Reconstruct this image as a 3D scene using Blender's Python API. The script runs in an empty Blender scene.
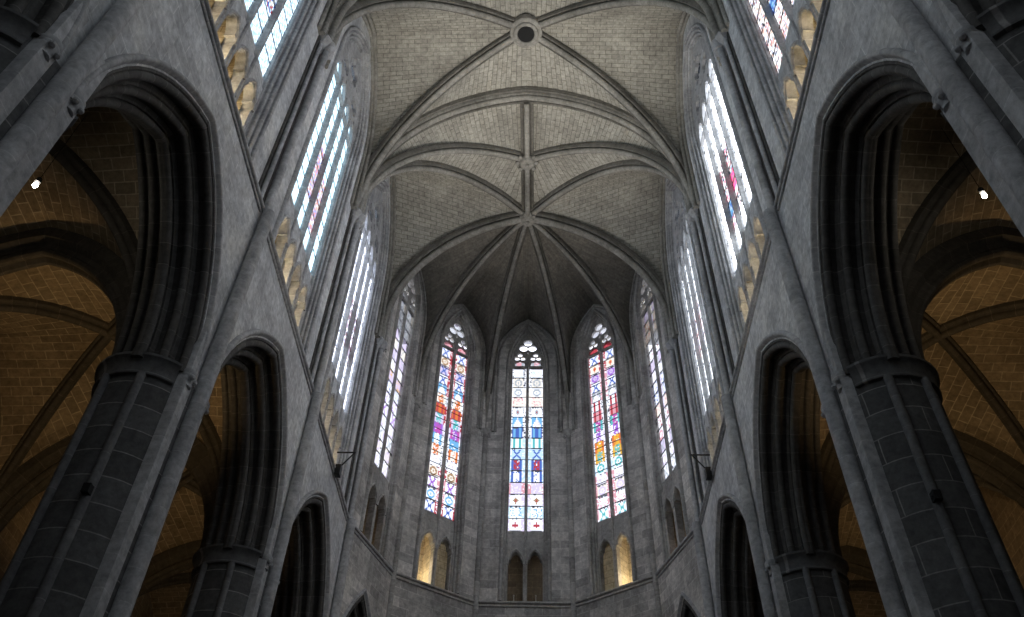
import bpy, bmesh, math, random
from mathutils import Vector, Matrix, geometry
C = bpy.context.scene.collection
SC = bpy.context.scene
PI = math.pi
FLOOR = -1.6
A = 7.5            # half width of the vessel at the arcade wall
BAY = 8.2
PIERS = [7.0, 15.2, 23.4, 31.6]
ZS = 19.9          # string course
ZCAP = 30.3        # vault springing

# ------------------------------------------------------------------ materials
def nodes(name):
    m = bpy.data.materials.new(name); m.use_nodes = True
    nt = m.node_tree; nt.nodes.clear()
    return m, nt, nt.nodes, nt.links

def stone(name, c1, c2, joint, bw, bh, mortar=0.012, bump=0.25, stain=0.5, stain_col=(0.05, 0.05, 0.05),
          nscale=0.35, patch=None, streak=0.0, rough=0.88, offset=0.5):
    m, nt, N, L = nodes(name)
    out = N.new('ShaderNodeOutputMaterial'); b = N.new('ShaderNodeBsdfPrincipled')
    b.inputs['Roughness'].default_value = rough
    b.inputs['Specular IOR Level'].default_value = 0.25
    L.new(b.outputs[0], out.inputs[0])
    tc = N.new('ShaderNodeTexCoord'); geo = N.new('ShaderNodeNewGeometry')
    # wobble the joints a little so the courses are not ruler straight
    wob = N.new('ShaderNodeTexNoise'); wob.inputs['Scale'].default_value = 0.9
    L.new(geo.outputs['Position'], wob.inputs['Vector'])
    mixv = N.new('ShaderNodeVectorMath'); mixv.operation = 'MULTIPLY_ADD'
    L.new(wob.outputs['Color'], mixv.inputs[0]); mixv.inputs[1].default_value = (0.06, 0.05, 0); L.new(tc.outputs['UV'], mixv.inputs[2])
    br = N.new('ShaderNodeTexBrick')
    br.inputs['Scale'].default_value = 1.0
    br.inputs['Brick Width'].default_value = bw; br.inputs['Row Height'].default_value = bh
    br.inputs['Mortar Size'].default_value = mortar; br.inputs['Mortar Smooth'].default_value = 0.4
    br.inputs['Bias'].default_value = 0.0
    br.inputs['Color1'].default_value = (*c1, 1); br.inputs['Color2'].default_value = (*c2, 1); br.inputs['Mortar'].default_value = (*joint, 1)
    br.offset = offset
    L.new(mixv.outputs[0], br.inputs['Vector'])
    n1 = N.new('ShaderNodeTexNoise'); n1.inputs['Scale'].default_value = nscale; n1.inputs['Detail'].default_value = 7; n1.inputs['Roughness'].default_value = 0.62
    L.new(geo.outputs['Position'], n1.inputs['Vector'])
    r1 = N.new('ShaderNodeMapRange'); r1.inputs[1].default_value = 0.42; r1.inputs[2].default_value = 0.75; r1.inputs[3].default_value = 0; r1.inputs[4].default_value = stain
    L.new(n1.outputs['Fac'], r1.inputs[0])
    mx = N.new('ShaderNodeMix'); mx.data_type = 'RGBA'
    L.new(r1.outputs[0], mx.inputs['Factor']); L.new(br.outputs['Color'], mx.inputs['A']); mx.inputs['B'].default_value = (*stain_col, 1)
    col = mx.outputs['Result']
    if patch:   # lighter or warmer worn patches
        n2 = N.new('ShaderNodeTexNoise'); n2.inputs['Scale'].default_value = 0.55; n2.inputs['Detail'].default_value = 5
        off = N.new('ShaderNodeVectorMath'); off.operation = 'ADD'; off.inputs[1].default_value = (31, 17, 9)
        L.new(geo.outputs['Position'], off.inputs[0]); L.new(off.outputs[0], n2.inputs['Vector'])
        r2 = N.new('ShaderNodeMapRange'); r2.inputs[1].default_value = 0.52; r2.inputs[2].default_value = 0.72; r2.inputs[4].default_value = patch[1]
        L.new(n2.outputs['Fac'], r2.inputs[0])
        m2 = N.new('ShaderNodeMix'); m2.data_type = 'RGBA'
        L.new(r2.outputs[0], m2.inputs['Factor']); L.new(col, m2.inputs['A']); m2.inputs['B'].default_value = (*patch[0], 1)
        col = m2.outputs['Result']
    if streak:  # rain and soot streaks running down
        mp = N.new('ShaderNodeVectorMath'); mp.operation = 'MULTIPLY'; mp.inputs[1].default_value = (2.2, 2.2, 0.1)
        L.new(geo.outputs['Position'], mp.inputs[0])
        n3 = N.new('ShaderNodeTexNoise'); n3.inputs['Scale'].default_value = 1.0; n3.inputs['Detail'].default_value = 5
        L.new(mp.outputs[0], n3.inputs['Vector'])
        r3 = N.new('ShaderNodeMapRange'); r3.inputs[1].default_value = 0.5; r3.inputs[2].default_value = 0.75; r3.inputs[4].default_value = streak
        L.new(n3.outputs['Fac'], r3.inputs[0])
        m3 = N.new('ShaderNodeMix'); m3.data_type = 'RGBA'
        L.new(r3.outputs[0], m3.inputs['Factor']); L.new(col, m3.inputs['A']); m3.inputs['B'].default_value = (*stain_col, 1)
        col = m3.outputs['Result']
    # fine grain
    n4 = N.new('ShaderNodeTexNoise'); n4.inputs['Scale'].default_value = 5.5; n4.inputs['Detail'].default_value = 6; n4.inputs['Roughness'].default_value = 0.7
    L.new(geo.outputs['Position'], n4.inputs['Vector'])
    r4 = N.new('ShaderNodeMapRange'); r4.inputs[1].default_value = 0.3; r4.inputs[2].default_value = 0.7; r4.inputs[3].default_value = 0.66; r4.inputs[4].default_value = 1.32
    L.new(n4.outputs['Fac'], r4.inputs[0])
    m4 = N.new('ShaderNodeMix'); m4.data_type = 'RGBA'; m4.blend_type = 'MULTIPLY'; m4.inputs['Factor'].default_value = 1.0
    L.new(col, m4.inputs['A']); L.new(r4.outputs[0], m4.inputs['B'])
    L.new(m4.outputs['Result'], b.inputs['Base Color'])
    bp = N.new('ShaderNodeBump'); bp.inputs['Strength'].default_value = bump; bp.inputs['Distance'].default_value = 0.03
    hm = N.new('ShaderNodeMath'); hm.operation = 'SUBTRACT'
    L.new(n4.outputs['Fac'], hm.inputs[0]); L.new(br.outputs['Fac'], hm.inputs[1])
    L.new(hm.outputs[0], bp.inputs['Height']); L.new(bp.outputs[0], b.inputs['Normal'])
    return m

def plain(name, col, rough=0.6, metal=0.0):
    m, nt, N, L = nodes(name)
    out = N.new('ShaderNodeOutputMaterial'); b = N.new('ShaderNodeBsdfPrincipled')
    n = N.new('ShaderNodeTexNoise'); n.inputs['Scale'].default_value = 12
    geo = N.new('ShaderNodeNewGeometry'); L.new(geo.outputs['Position'], n.inputs['Vector'])
    mr = N.new('ShaderNodeMix'); mr.data_type = 'RGBA'
    mr.inputs['A'].default_value = (*[c * 0.75 for c in col], 1); mr.inputs['B'].default_value = (*[min(1, c * 1.25) for c in col], 1)
    L.new(n.outputs['Fac'], mr.inputs['Factor']); L.new(mr.outputs['Result'], b.inputs['Base Color'])
    b.inputs['Roughness'].default_value = rough; b.inputs['Metallic'].default_value = metal
    L.new(b.outputs[0], out.inputs[0]); return m

def emit(name, col, s):
    m, nt, N, L = nodes(name)
    out = N.new('ShaderNodeOutputMaterial'); e = N.new('ShaderNodeEmission')
    e.inputs[0].default_value = (*col, 1); e.inputs[1].default_value = s
    L.new(e.outputs[0], out.inputs[0]); return m

def glass_mat(name):
    m, nt, N, L = nodes(name)
    out = N.new('ShaderNodeOutputMaterial'); t = N.new('ShaderNodeBsdfTransparent')
    a = N.new('ShaderNodeAttribute'); a.attribute_name = 'tint'; a.attribute_type = 'GEOMETRY'
    L.new(a.outputs['Color'], t.inputs['Color']); L.new(t.outputs[0], out.inputs[0])
    return m

G = {}
G['wall'] = stone('grey_ashlar', (0.70, 0.71, 0.72), (0.53, 0.54, 0.555), (0.82, 0.82, 0.81), 0.95, 0.42, 0.014, 0.4, 0.6, (0.27, 0.27, 0.28), 0.35, ((0.80, 0.79, 0.75), 0.65), 0.45)
G['apse'] = stone('sooty_ashlar', (0.74, 0.71, 0.67), (0.44, 0.42, 0.40), (0.82, 0.79, 0.75), 0.9, 0.45, 0.014, 0.35, 0.8, (0.17, 0.16, 0.15), 0.45, ((0.82, 0.79, 0.73), 0.7), 0.5)
G['order'] = stone('shaded_arch_stone', (0.13, 0.125, 0.12), (0.08, 0.076, 0.072), (0.19, 0.18, 0.17), 0.62, 60, 0.014, 0.25, 0.6, (0.06, 0.055, 0.05), 0.5, None, 0.0, offset=0)  # dark tone holds the shade of the arch reveals and shaft grooves
G['dark_shaft'] = stone('dark_shaft_stone', (0.22, 0.22, 0.22), (0.16, 0.16, 0.165), (0.28, 0.28, 0.28), 0.8, 60, 0.01, 0.2, 0.5, (0.08, 0.08, 0.08), 0.8, None, 0.0, offset=0)
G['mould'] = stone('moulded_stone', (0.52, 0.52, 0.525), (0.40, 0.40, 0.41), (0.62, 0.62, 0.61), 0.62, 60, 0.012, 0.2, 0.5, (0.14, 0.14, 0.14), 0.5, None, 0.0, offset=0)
G['apse_mould'] = stone('sooty_moulded_stone', (0.54, 0.52, 0.49), (0.38, 0.365, 0.345), (0.64, 0.62, 0.58), 0.7, 60, 0.012, 0.2, 0.6, (0.09, 0.085, 0.08), 0.5, None, 0.0, offset=0)
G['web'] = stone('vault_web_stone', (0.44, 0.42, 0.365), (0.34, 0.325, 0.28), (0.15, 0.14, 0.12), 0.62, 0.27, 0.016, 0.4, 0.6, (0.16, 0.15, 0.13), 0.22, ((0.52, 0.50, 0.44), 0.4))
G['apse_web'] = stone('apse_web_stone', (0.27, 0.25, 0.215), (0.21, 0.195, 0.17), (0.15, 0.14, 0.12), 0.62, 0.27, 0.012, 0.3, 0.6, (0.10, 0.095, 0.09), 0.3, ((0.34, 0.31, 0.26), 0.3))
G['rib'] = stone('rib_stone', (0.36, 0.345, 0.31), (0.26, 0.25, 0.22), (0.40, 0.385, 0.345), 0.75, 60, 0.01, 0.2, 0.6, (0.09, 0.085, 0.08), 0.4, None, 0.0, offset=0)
G['rib_flank'] = stone('shaded_rib_flank', (0.20, 0.19, 0.17), (0.145, 0.14, 0.12), (0.24, 0.23, 0.20), 0.75, 60, 0.01, 0.2, 0.6, (0.06, 0.055, 0.05), 0.4, None, 0.0, offset=0)  # shade of the rib hollows put into a darker flank colour
G['pier'] = stone('pier_stone', (0.15, 0.15, 0.15), (0.10, 0.10, 0.10), (0.32, 0.31, 0.30), 2.2, 0.62, 0.016, 0.3, 0.5, (0.12, 0.12, 0.12), 0.6)  # darker than the shafts: the core's shade is set into its colour
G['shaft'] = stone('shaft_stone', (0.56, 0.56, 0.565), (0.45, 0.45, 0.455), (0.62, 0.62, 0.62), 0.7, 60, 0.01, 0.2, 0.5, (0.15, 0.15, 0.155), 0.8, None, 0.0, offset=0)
G['aisle'] = stone('aisle_web_stone', (0.30, 0.24, 0.165), (0.20, 0.16, 0.11), (0.44, 0.37, 0.27), 0.62, 0.34, 0.02, 0.3, 0.5, (0.12, 0.085, 0.05), 0.5)
G['aisle_wall'] = stone('aisle_wall_stone', (0.25, 0.20, 0.14), (0.18, 0.14, 0.10), (0.32, 0.26, 0.18), 0.8, 0.36, 0.016, 0.3, 0.5, (0.09, 0.07, 0.05), 0.5)
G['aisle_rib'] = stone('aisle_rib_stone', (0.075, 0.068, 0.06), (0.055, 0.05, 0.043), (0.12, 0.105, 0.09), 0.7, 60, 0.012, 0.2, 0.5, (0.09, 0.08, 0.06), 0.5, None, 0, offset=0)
G['yellow'] = stone('passage_limestone', (0.64, 0.57, 0.42), (0.54, 0.47, 0.34), (0.30, 0.25, 0.17), 0.7, 0.35, 0.014, 0.25, 0.35, (0.3, 0.22, 0.12), 0.8)
G['floor'] = stone('floor_flagstone', (0.16, 0.145, 0.13), (0.12, 0.11, 0.10), (0.2, 0.18, 0.16), 1.0, 0.7, 0.012, 0.15, 0.3, (0.2, 0.18, 0.16), 0.4, None, 0, 0.5)
G['iron'] = plain('wrought_iron', (0.03, 0.03, 0.03), 0.5, 0.6)
G['black'] = plain('black_casing', (0.010, 0.010, 0.010), 0.9)
G['white'] = plain('white_casing', (0.6, 0.58, 0.53), 0.5)
G['lead'] = plain('lead_bar', (0.035, 0.035, 0.04), 0.6)
G['glass'] = glass_mat('stained_glass')
G['bulb'] = emit('lamp_bulb', (1.0, 0.93, 0.8), 60)

# ------------------------------------------------------------------ mesh builder
WORLD0 = {}   # object name -> world origin of its children
class MB:
    def __init__(s): s.v = []; s.f = []; s.uv = []; s.tint = None
    def face(s, pts, uvs=None):
        i = len(s.v); s.v += [tuple(p) for p in pts]; s.f.append(tuple(range(i, i + len(pts))))
        s.uv.append(uvs)
    def grid(s, rows, uvs, closed=False):
        """rows: list of equal-length lists of points; uvs the same shape."""
        i0 = len(s.v); n = len(rows[0])
        for r in rows: s.v += [tuple(p) for p in r]
        for a in range(len(rows) - 1):
            for b in range(n if closed else n - 1):
                c = (b + 1) % n
                s.f.append((i0 + a*n + b, i0 + a*n + c, i0 + (a+1)*n + c, i0 + (a+1)*n + b))
                ub = uvs[a][b]; uc = uvs[a][b+1] if b + 1 < len(uvs[a]) else uvs[a][c]
                ud = uvs[a+1][b+1] if b + 1 < len(uvs[a+1]) else uvs[a+1][c]
                s.uv.append([ub, uc, ud, uvs[a+1][b]])
    def build(s, name, mat, parent=None, origin=None, smooth=35, weld=True, recalc=True):
        o0 = WORLD0[parent.name] if parent is not None else (Vector(origin) if origin is not None else Vector((0, 0, 0)))
        me = bpy.data.meshes.new(name)
        me.from_pydata([tuple(Vector(p) - o0) for p in s.v], [], s.f)
        uvl = me.uv_layers.new(name='UVMap')
        for poly, uv in zip(me.polygons, s.uv):
            if uv is None:
                n = poly.normal
                for li in poly.loop_indices:
                    p = me.vertices[me.loops[li].vertex_index].co + o0
                    if abs(n.z) > 0.8: uvl.data[li].uv = (p.x, p.y)
                    else:
                        t = Vector((-n.y, n.x, 0)).normalized()
                        if abs(t.y) > 0.5 and t.y < 0 or abs(t.y) <= 0.5 and t.x < 0: t = -t
                        uvl.data[li].uv = (p.dot(t), p.z)
            else:
                for k, li in enumerate(poly.loop_indices): uvl.data[li].uv = uv[k]
        if s.tint is not None:
            at = me.attributes.new('tint', 'FLOAT_COLOR', 'FACE')
            at.data.foreach_set('color', [c for t in s.tint for c in (t[0], t[1], t[2], 1.0)])
        if weld or recalc:
            bm = bmesh.new(); bm.from_mesh(me)
            if weld: bmesh.ops.remove_doubles(bm, verts=bm.verts, dist=0.0008)
            if recalc: bmesh.ops.recalc_face_normals(bm, faces=bm.faces)
            bm.to_mesh(me); bm.free()
        if smooth:
            me.polygons.foreach_set('use_smooth', [True] * len(me.polygons))
            me.set_sharp_from_angle(angle=math.radians(smooth))
        me.materials.append(mat)
        ob = bpy.data.objects.new(name, me); C.objects.link(ob)
        if parent is not None: ob.parent = parent
        else: ob.location = o0
        WORLD0[ob.name] = o0
        return ob

def tag(o, label=None, cat=None, group=None, kind=None):
    if label: o['label'] = label
    if cat: o['category'] = cat
    if group: o['group'] = group
    if kind: o['kind'] = kind
    return o
def empty(name, loc, label=None, cat=None, group=None, kind=None):
    o = bpy.data.objects.new(name, None); C.objects.link(o); o.location = loc
    o.empty_display_size = 0.2
    WORLD0[o.name] = Vector(loc)
    return tag(o, label, cat, group, kind)
def kids(o): return [x for x in C.objects if x.parent == o]
def copy_tree(o, delta, label=None):
    r = o.copy(); C.objects.link(r); r.location = o.location + Vector(delta)
    if label: r['label'] = label
    for ch in kids(o):
        c = ch.copy(); C.objects.link(c); c.parent = r
        for g in kids(ch):
            d = g.copy(); C.objects.link(d); d.parent = c
    WORLD0[r.name] = Vector(r.location)
    return r

class Fr:
    """local frame: s along the wall, z up, q outwards from the room."""
    def __init__(f, O, d, n): f.O = Vector(O); f.d = Vector(d).normalized(); f.n = Vector(n).normalized()
    def at(f, s, z, q=0.0): return Vector((f.O.x + f.d.x*s + f.n.x*q, f.O.y + f.d.y*s + f.n.y*q, z))

def arch_pts(c, a, z0, h, n=14, zb=None):
    """pointed arch from the left foot over the apex to the right foot, in (s, z)."""
    R = (a*a + h*h) / (2*a); L = []
    for k in range(n + 1):
        z = h * math.sin(PI/2 * k/n) ; L.append((a - (R - math.sqrt(max(R*R - z*z, 0))), z))
    L[-1] = (0, h)
    pts = []
    if zb is not None and zb < z0 - 1e-6: pts.append((c - a, zb))
    pts += [(c - x, z0 + z) for x, z in L]
    pts += [(c + x, z0 + z) for x, z in reversed(L[:-1])]
    if zb is not None and zb < z0 - 1e-6: pts.append((c + a, zb))
    return pts

def sweep(mb, fr, path, prof, caps=True, uscale=1.0, closed=True):
    """sweep a profile (p to the right of travel, q outwards) along a path of (s, z)."""
    n = len(path); rows = []; uvs = []; u = 0.0
    pl = [0.0]
    for k in range(len(prof)):
        a, b = prof[k], prof[(k+1) % len(prof)]; pl.append(pl[-1] + math.hypot(a[0]-b[0], a[1]-b[1]))
    for i in range(n):
        if i > 0: u += math.hypot(path[i][0]-path[i-1][0], path[i][1]-path[i-1][1])
        def tn(j, k):
            dx, dz = path[k][0]-path[j][0], path[k][1]-path[j][1]; l = math.hypot(dx, dz) or 1
            return dx/l, dz/l
        t0 = tn(i-1, i) if i > 0 else tn(i, i+1); t1 = tn(i, i+1) if i < n-1 else tn(i-1, i)
        n0 = (t0[1], -t0[0]); n1 = (t1[1], -t1[0])
        mx, mz = n0[0]+n1[0], n0[1]+n1[1]; l = math.hypot(mx, mz) or 1; mx /= l; mz /= l
        sc = 1 / max(0.5, mx*n0[0] + mz*n0[1])
        rows.append([fr.at(path[i][0] + mx*p*sc, path[i][1] + mz*p*sc, q) for p, q in prof])
        uvs.append([(u, x) for x in pl])
    mb.grid(rows, uvs, closed=closed)
    if caps and closed:
        mb.face(rows[0]); mb.face(rows[-1][::-1])

def prism(mb, poly, z0, z1):
    """vertical prism over a plan polygon of (x, y)."""
    n = len(poly); pl = [0.0]
    for k in range(n): pl.append(pl[-1] + math.dist(poly[k], poly[(k+1) % n]))
    zs = [z0, z1]
    mb.grid([[(x, y, z) for x, y in poly] for z in zs], [[(z, u) for u in pl] for z in zs], closed=True)
    mb.face([(x, y, z1) for x, y in poly]); mb.face([(x, y, z0) for x, y in poly][::-1])

def drum(mb, poly, z0, z1):
    """like prism with brick courses lying flat (u around, v up)."""
    n = len(poly); pl = [0.0]
    for k in range(n): pl.append(pl[-1] + math.dist(poly[k], poly[(k+1) % n]))
    mb.grid([[(x, y, z) for x, y in poly] for z in (z0, z1)], [[(u, z) for u in pl] for z in (z0, z1)], closed=True)
    mb.face([(x, y, z1) for x, y in poly]); mb.face([(x, y, z0) for x, y in poly][::-1])

def circ(x, y, r, n=16, a0=0.0): return [(x + r*math.cos(a0 + 2*PI*k/n), y + r*math.sin(a0 + 2*PI*k/n)) for k in range(n)]

def lathe(mb, x, y, prof, n=20):
    rows = [[(x + r*math.cos(2*PI*k/n), y + r*math.sin(2*PI*k/n), z) for k in range(n)] for r, z in prof]
    uvs = [[(z, 2*PI*k/n*0.3) for k in range(n + 1)] for r, z in prof]
    mb.grid(rows, uvs, closed=True); mb.face(rows[0][::-1]); mb.face(rows[-1])

def part_lathe(mb, x, y, prof, a0, a1, n=28):
    A = [a0 + (a1 - a0)*k/n for k in range(n + 1)]
    rows = [[(x + r*math.cos(a), y + r*math.sin(a), z) for a in A] for r, z in prof]
    mb.grid(rows, [[(z, a*.3) for a in A] for r, z in prof])
    mb.face([r[0] for r in rows]); mb.face([r[-1] for r in rows][::-1])
def bar(mb, a, b, r, n=8):
    a = Vector(a); b = Vector(b); t = (b - a).normalized()
    x = t.orthogonal().normalized(); y = t.cross(x)
    rows = [[P + x*r*math.cos(2*PI*k/n) + y*r*math.sin(2*PI*k/n) for k in range(n)] for P in (a, b)]
    mb.grid(rows, [[(0, k*.1) for k in range(n+1)], [((b-a).length, k*.1) for k in range(n+1)]], closed=True)
    mb.face(rows[0][::-1]); mb.face(rows[1])

def box(mb, lo, hi):
    x0, y0, z0 = lo; x1, y1, z1 = hi
    P = [(x0,y0,z0),(x1,y0,z0),(x1,y1,z0),(x0,y1,z0),(x0,y0,z1),(x1,y0,z1),(x1,y1,z1),(x0,y1,z1)]
    for f in ((3,2,1,0),(4,5,6,7),(0,1,5,4),(1,2,6,5),(2,3,7,6),(3,0,4,7)): mb.face([P[i] for i in f])

def inside(pt, poly):
    x, y = pt; c = False; n = len(poly)
    for i in range(n):
        x1, y1 = poly[i]; x2, y2 = poly[(i+1) % n]
        if (y1 > y) != (y2 > y) and x < (x2-x1)*(y-y1)/(y2-y1) + x1: c = not c
    return c
def plate(mb, fr, outline, holes, q0, q1):
    """flat slab with holes: constrained triangulation, both faces, all edges."""
    pts = []; edges = []
    for loop in [outline] + holes:
        i0 = len(pts); pts += loop; n = len(loop)
        edges += [(i0+k, i0+(k+1) % n) for k in range(n)]
    v, e, f, *_ = geometry.delaunay_2d_cdt([Vector(p) for p in pts], edges, [], 0, 1e-5)
    for t in f:
        c = (sum(v[i].x for i in t)/len(t), sum(v[i].y for i in t)/len(t))
        if not inside(c, outline) or any(inside(c, h) for h in holes): continue
        for q, o in ((q0, 1), (q1, -1)):
            P = [(v[i].x, v[i].y) for i in t][::o]
            mb.face([fr.at(a, b, q) for a, b in P], P)
    for loop in [outline] + holes:
        n = len(loop)
        for k in range(n):
            a, b = loop[k], loop[(k+1) % n]
            l = math.dist(a, b)
            mb.face([fr.at(*a, q0), fr.at(*b, q0), fr.at(*b, q1), fr.at(*a, q1)], [(a[1], 0), (a[1]+l, 0), (a[1]+l, q1-q0), (a[1], q1-q0)])

def roll(p, q, r, a0, a1, n=7):
    return [(p + r*math.cos(math.radians(a0 + (a1-a0)*k/n)), q + r*math.sin(math.radians(a0 + (a1-a0)*k/n))) for k in range(n+1)]

# ------------------------------------------------------------------ vault curves
def hfrac(L, z0, zs, zt, z):
    if z <= zs: return 0.0
    h = zt - zs; R = (L*L + h*h) / (2*L)
    return min(L, R - math.sqrt(max(0, R*R - (z - zs)**2)))
NT = 18
TAU = [math.sin(PI/2 * k/NT)**1.0 for k in range(NT + 1)]
class Cv:
    """half arch from a corner (x, y) to a crown (x, y)."""
    def __init__(c, P, K, z0, zs, zt):
        c.P = Vector(P); c.K = Vector(K); c.z0 = z0; c.zs = zs; c.zt = zt; c.L = (c.K - c.P).length; c.d = (c.K - c.P) / c.L
    def sz(c, t):
        z = c.z0 + t*(c.zt - c.z0); return (c.L if t >= 1 else hfrac(c.L, c.z0, c.zs, c.zt, z)), z
    def at(c, t):
        s, z = c.sz(t); p = c.P + c.d*s; return Vector((p.x, p.y, z))
    def path(c): return [c.sz(t) for t in TAU]
    def frame(c): return Fr((c.P.x, c.P.y, 0), (c.d.x, c.d.y, 0), (-c.d.y, c.d.x, 0))
def cell(mb, a, b, udir, m=7, dome=0.0):
    rows = []; uvs = []; v = 0.0; last = None
    for t in TAU:
        pa, pb = a.at(t), b.at(t); mid = (pa + pb)/2
        if last is not None: v += (mid - last).length
        last = mid
        r = []; w = []
        for j in range(m + 1):
            f = j/m; p = pa.lerp(pb, f); p.z += dome * math.sin(PI*f) * t * (pa-pb).length * 0.1
            r.append(p); w.append((p.x*udir[0] + p.y*udir[1], v))
        rows.append(r); uvs.append(w)
    mb.grid(rows, uvs)

RIB_BIG = [(-.05, -.36), (.14, -.36)] + roll(.20, -.27, .085, 200, 420, 6)[::1] + [(.24, -.17), (.36, -.15)] + roll(.47, 0, .17, 225, 495, 10) + [(.36, .15), (.24, .17)] + roll(.20, .27, .085, -60, 160, 6) + [(.14, .36), (-.05, .36)]
def ribprof(w, d):
    """w half width, d depth: flank, hollow, central roll with a fillet."""
    r = w*0.56
    return [(-.05, -w), (d*.30, -w), (d*.36, -w*.86), (d*.40, -w*.62), (d*.52, -w*.48)] + roll(d - r, 0, r, 235, 485, 9) + [(d*.52, w*.48), (d*.40, w*.62), (d*.36, w*.86), (d*.30, w), (-.05, w)]
def flankprof(w, d):
    return [(-.05, -w), (d*.34, -w), (d*.42, -w*.92)] + roll(d*.44, -w*.78, w*.15, 200, 400, 5) + [(d*.42, -w*.56), (d*.30, -w*.40), (d*.30, w*.40), (d*.42, w*.56)] + roll(d*.44, w*.78, w*.15, -40, 160, 5) + [(d*.42, w*.92), (d*.34, w), (-.05, w)]
def rollprof(w, d):
    r = w*.50
    return [(d*.28, -w*.26), (d*.55, -w*.26)] + roll(d - r, 0, r, 225, 495, 10) + [(d*.55, w*.26), (d*.28, w*.26)]
RIB_T = ribprof(.36, .66); RIB_D = ribprof(.25, .52); RIB_A = ribprof(.24, .5); RIB_S = ribprof(.2, .4)

def half_rib(name, cv, prof, mat, parent=None, cut=1.0):
    mb = MB(); sweep(mb, cv.frame(), cv.path(), prof)
    return mb.build(name, mat, parent, origin=None if parent else (cv.P.x, cv.P.y, cv.z0))
def full_rib(name, ca, cb, prof, mat, parent=None):
    """two half arches in one vertical plane joined at the crown."""
    mb = MB(); L = ca.L + cb.L
    path = ca.path()[:-1] + [(ca.L, ca.zt)] + [(L - s, z) for s, z in reversed(cb.path()[:-1])]
    sweep(mb, ca.frame(), path, prof)
    return mb.build(name, mat, parent, origin=None if parent else (ca.P.x, ca.P.y, ca.z0))

# ------------------------------------------------------------------ frames
def bayframe(side, c): return Fr((side*A, c, 0), (0, 1, 0), (side, 0, 0))
P1 = {-1: Vector((-7.5, 31.6)), 1: Vector((7.5, 31.6))}
P2 = {-1: Vector((-6.06, 36.05)), 1: Vector((6.06, 36.05))}
P3 = {-1: Vector((-2.37, 38.8)), 1: Vector((2.37, 38.8))}
def facetframe(a, b):
    m = (a + b)/2; d = (b - a).normalized(); n = Vector((d.y, -d.x))
    if n.dot(m - Vector((0, 31.4))) < 0: n = -n
    return Fr((m.x, m.y, 0), (d.x, d.y, 0), (n.x, n.y, 0)), (b - a).length
FAC = {}   # key -> (frame, width)
FAC['AL'] = facetframe(P1[-1], P2[-1]); FAC['BL'] = facetframe(P2[-1], P3[-1]); FAC['C'] = facetframe(P3[-1], P3[1])
FAC['BR'] = facetframe(P3[1], P2[1]); FAC['AR'] = facetframe(P2[1], P1[1])

# ------------------------------------------------------------------ setting: shell
mb = MB(); mb.face([(-18, -18, FLOOR), (18, -18, FLOOR), (18, 60, FLOOR), (-18, 60, FLOOR)]); tag(mb.build('floor', G['floor']), kind='structure')
mb = MB(); box(mb, (-9.5, -18, 43.2), (9.5, 45, 43.6)); tag(mb.build('roof', G['wall']), kind='structure')

ARCH_A, ARCH_Z0, ARCH_H = 3.56, 13.0, 5.2
WIN_HW, WIN_Z0, WIN_H = 2.62, 33.7, 4.85
for side, nm in ((-1, 'left'), (1, 'right')):
    mb = MB()
    for c in (-5.3, 2.9, 11.1, 19.3, 27.5):
        fr = bayframe(side, c)
        h = BAY/2
        if c > 0:
            out = [(-h, 13.0)] + arch_pts(0, ARCH_A, ARCH_Z0, ARCH_H) + [(h, 13.0), (h, ZS), (-h, ZS)]
        else:
            out = [(-h, FLOOR), (h, FLOOR), (h, ZS), (-h, ZS)]
        plate(mb, fr, out, [], 0.0, 1.9)
        plate(mb, fr, [(-h, ZS), (h, ZS), (h, 43.3), (-h, 43.3)], [arch_pts(0, WIN_HW, WIN_Z0, WIN_H, zb=20.02)], 0.2, 0.58)
    tag(mb.build('wall_' + nm, G['wall']), kind='structure')
    # aisle outer wall and the flat roof over the aisle
    mb = MB(); s = side
    box(mb, (min(s*17.1, s*17.6), -1.3, FLOOR), (max(s*17.1, s*17.6), 60, 20)); tag(mb.build('wall_aisle_' + nm, G['aisle_wall']), kind='structure')
    mb = MB(); box(mb, (min(s*8.3, s*17.6), -1.3, 19.75), (max(s*8.3, s*17.6), 60, 20.0)); tag(mb.build('ceiling_aisle_' + nm, G['aisle_wall']), kind='structure')
    mb = MB(); box(mb, (min(s*9.4, s*17.6), -1.6, FLOOR), (max(s*9.4, s*17.6), -1.2, 20)); tag(mb.build('wall_aisle_end_' + nm, G['aisle_wall']), kind='structure')
mb = MB(); fw = Fr((0, -17.5, 0), (1, 0, 0), (0, -1, 0))
plate(mb, fw, [(-9.4, FLOOR), (9.4, FLOOR), (9.4, 43.3), (-9.4, 43.3)], [arch_pts(0, 5.2, 30, 7.5, zb=24)], 0, 0.6)
for s in (-1, 1): box(mb, (min(s*7.5, s*9.4), -17.5, FLOOR), (max(s*7.5, s*9.4), -9.3, 43.3))
tag(mb.build('wall_west', G['wall']), kind='structure')
mb = MB(); box(mb, (-17.6, 59.5, FLOOR), (17.6, 60, 20)); tag(mb.build('wall_ambulatory', G['aisle_wall']), kind='structure')
mb = MB(); box(mb, (-9.0, 40.6, 19.75), (9.0, 60, 20.0)); tag(mb.build('ceiling_ambulatory', G['aisle_wall']), kind='structure')

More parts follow.
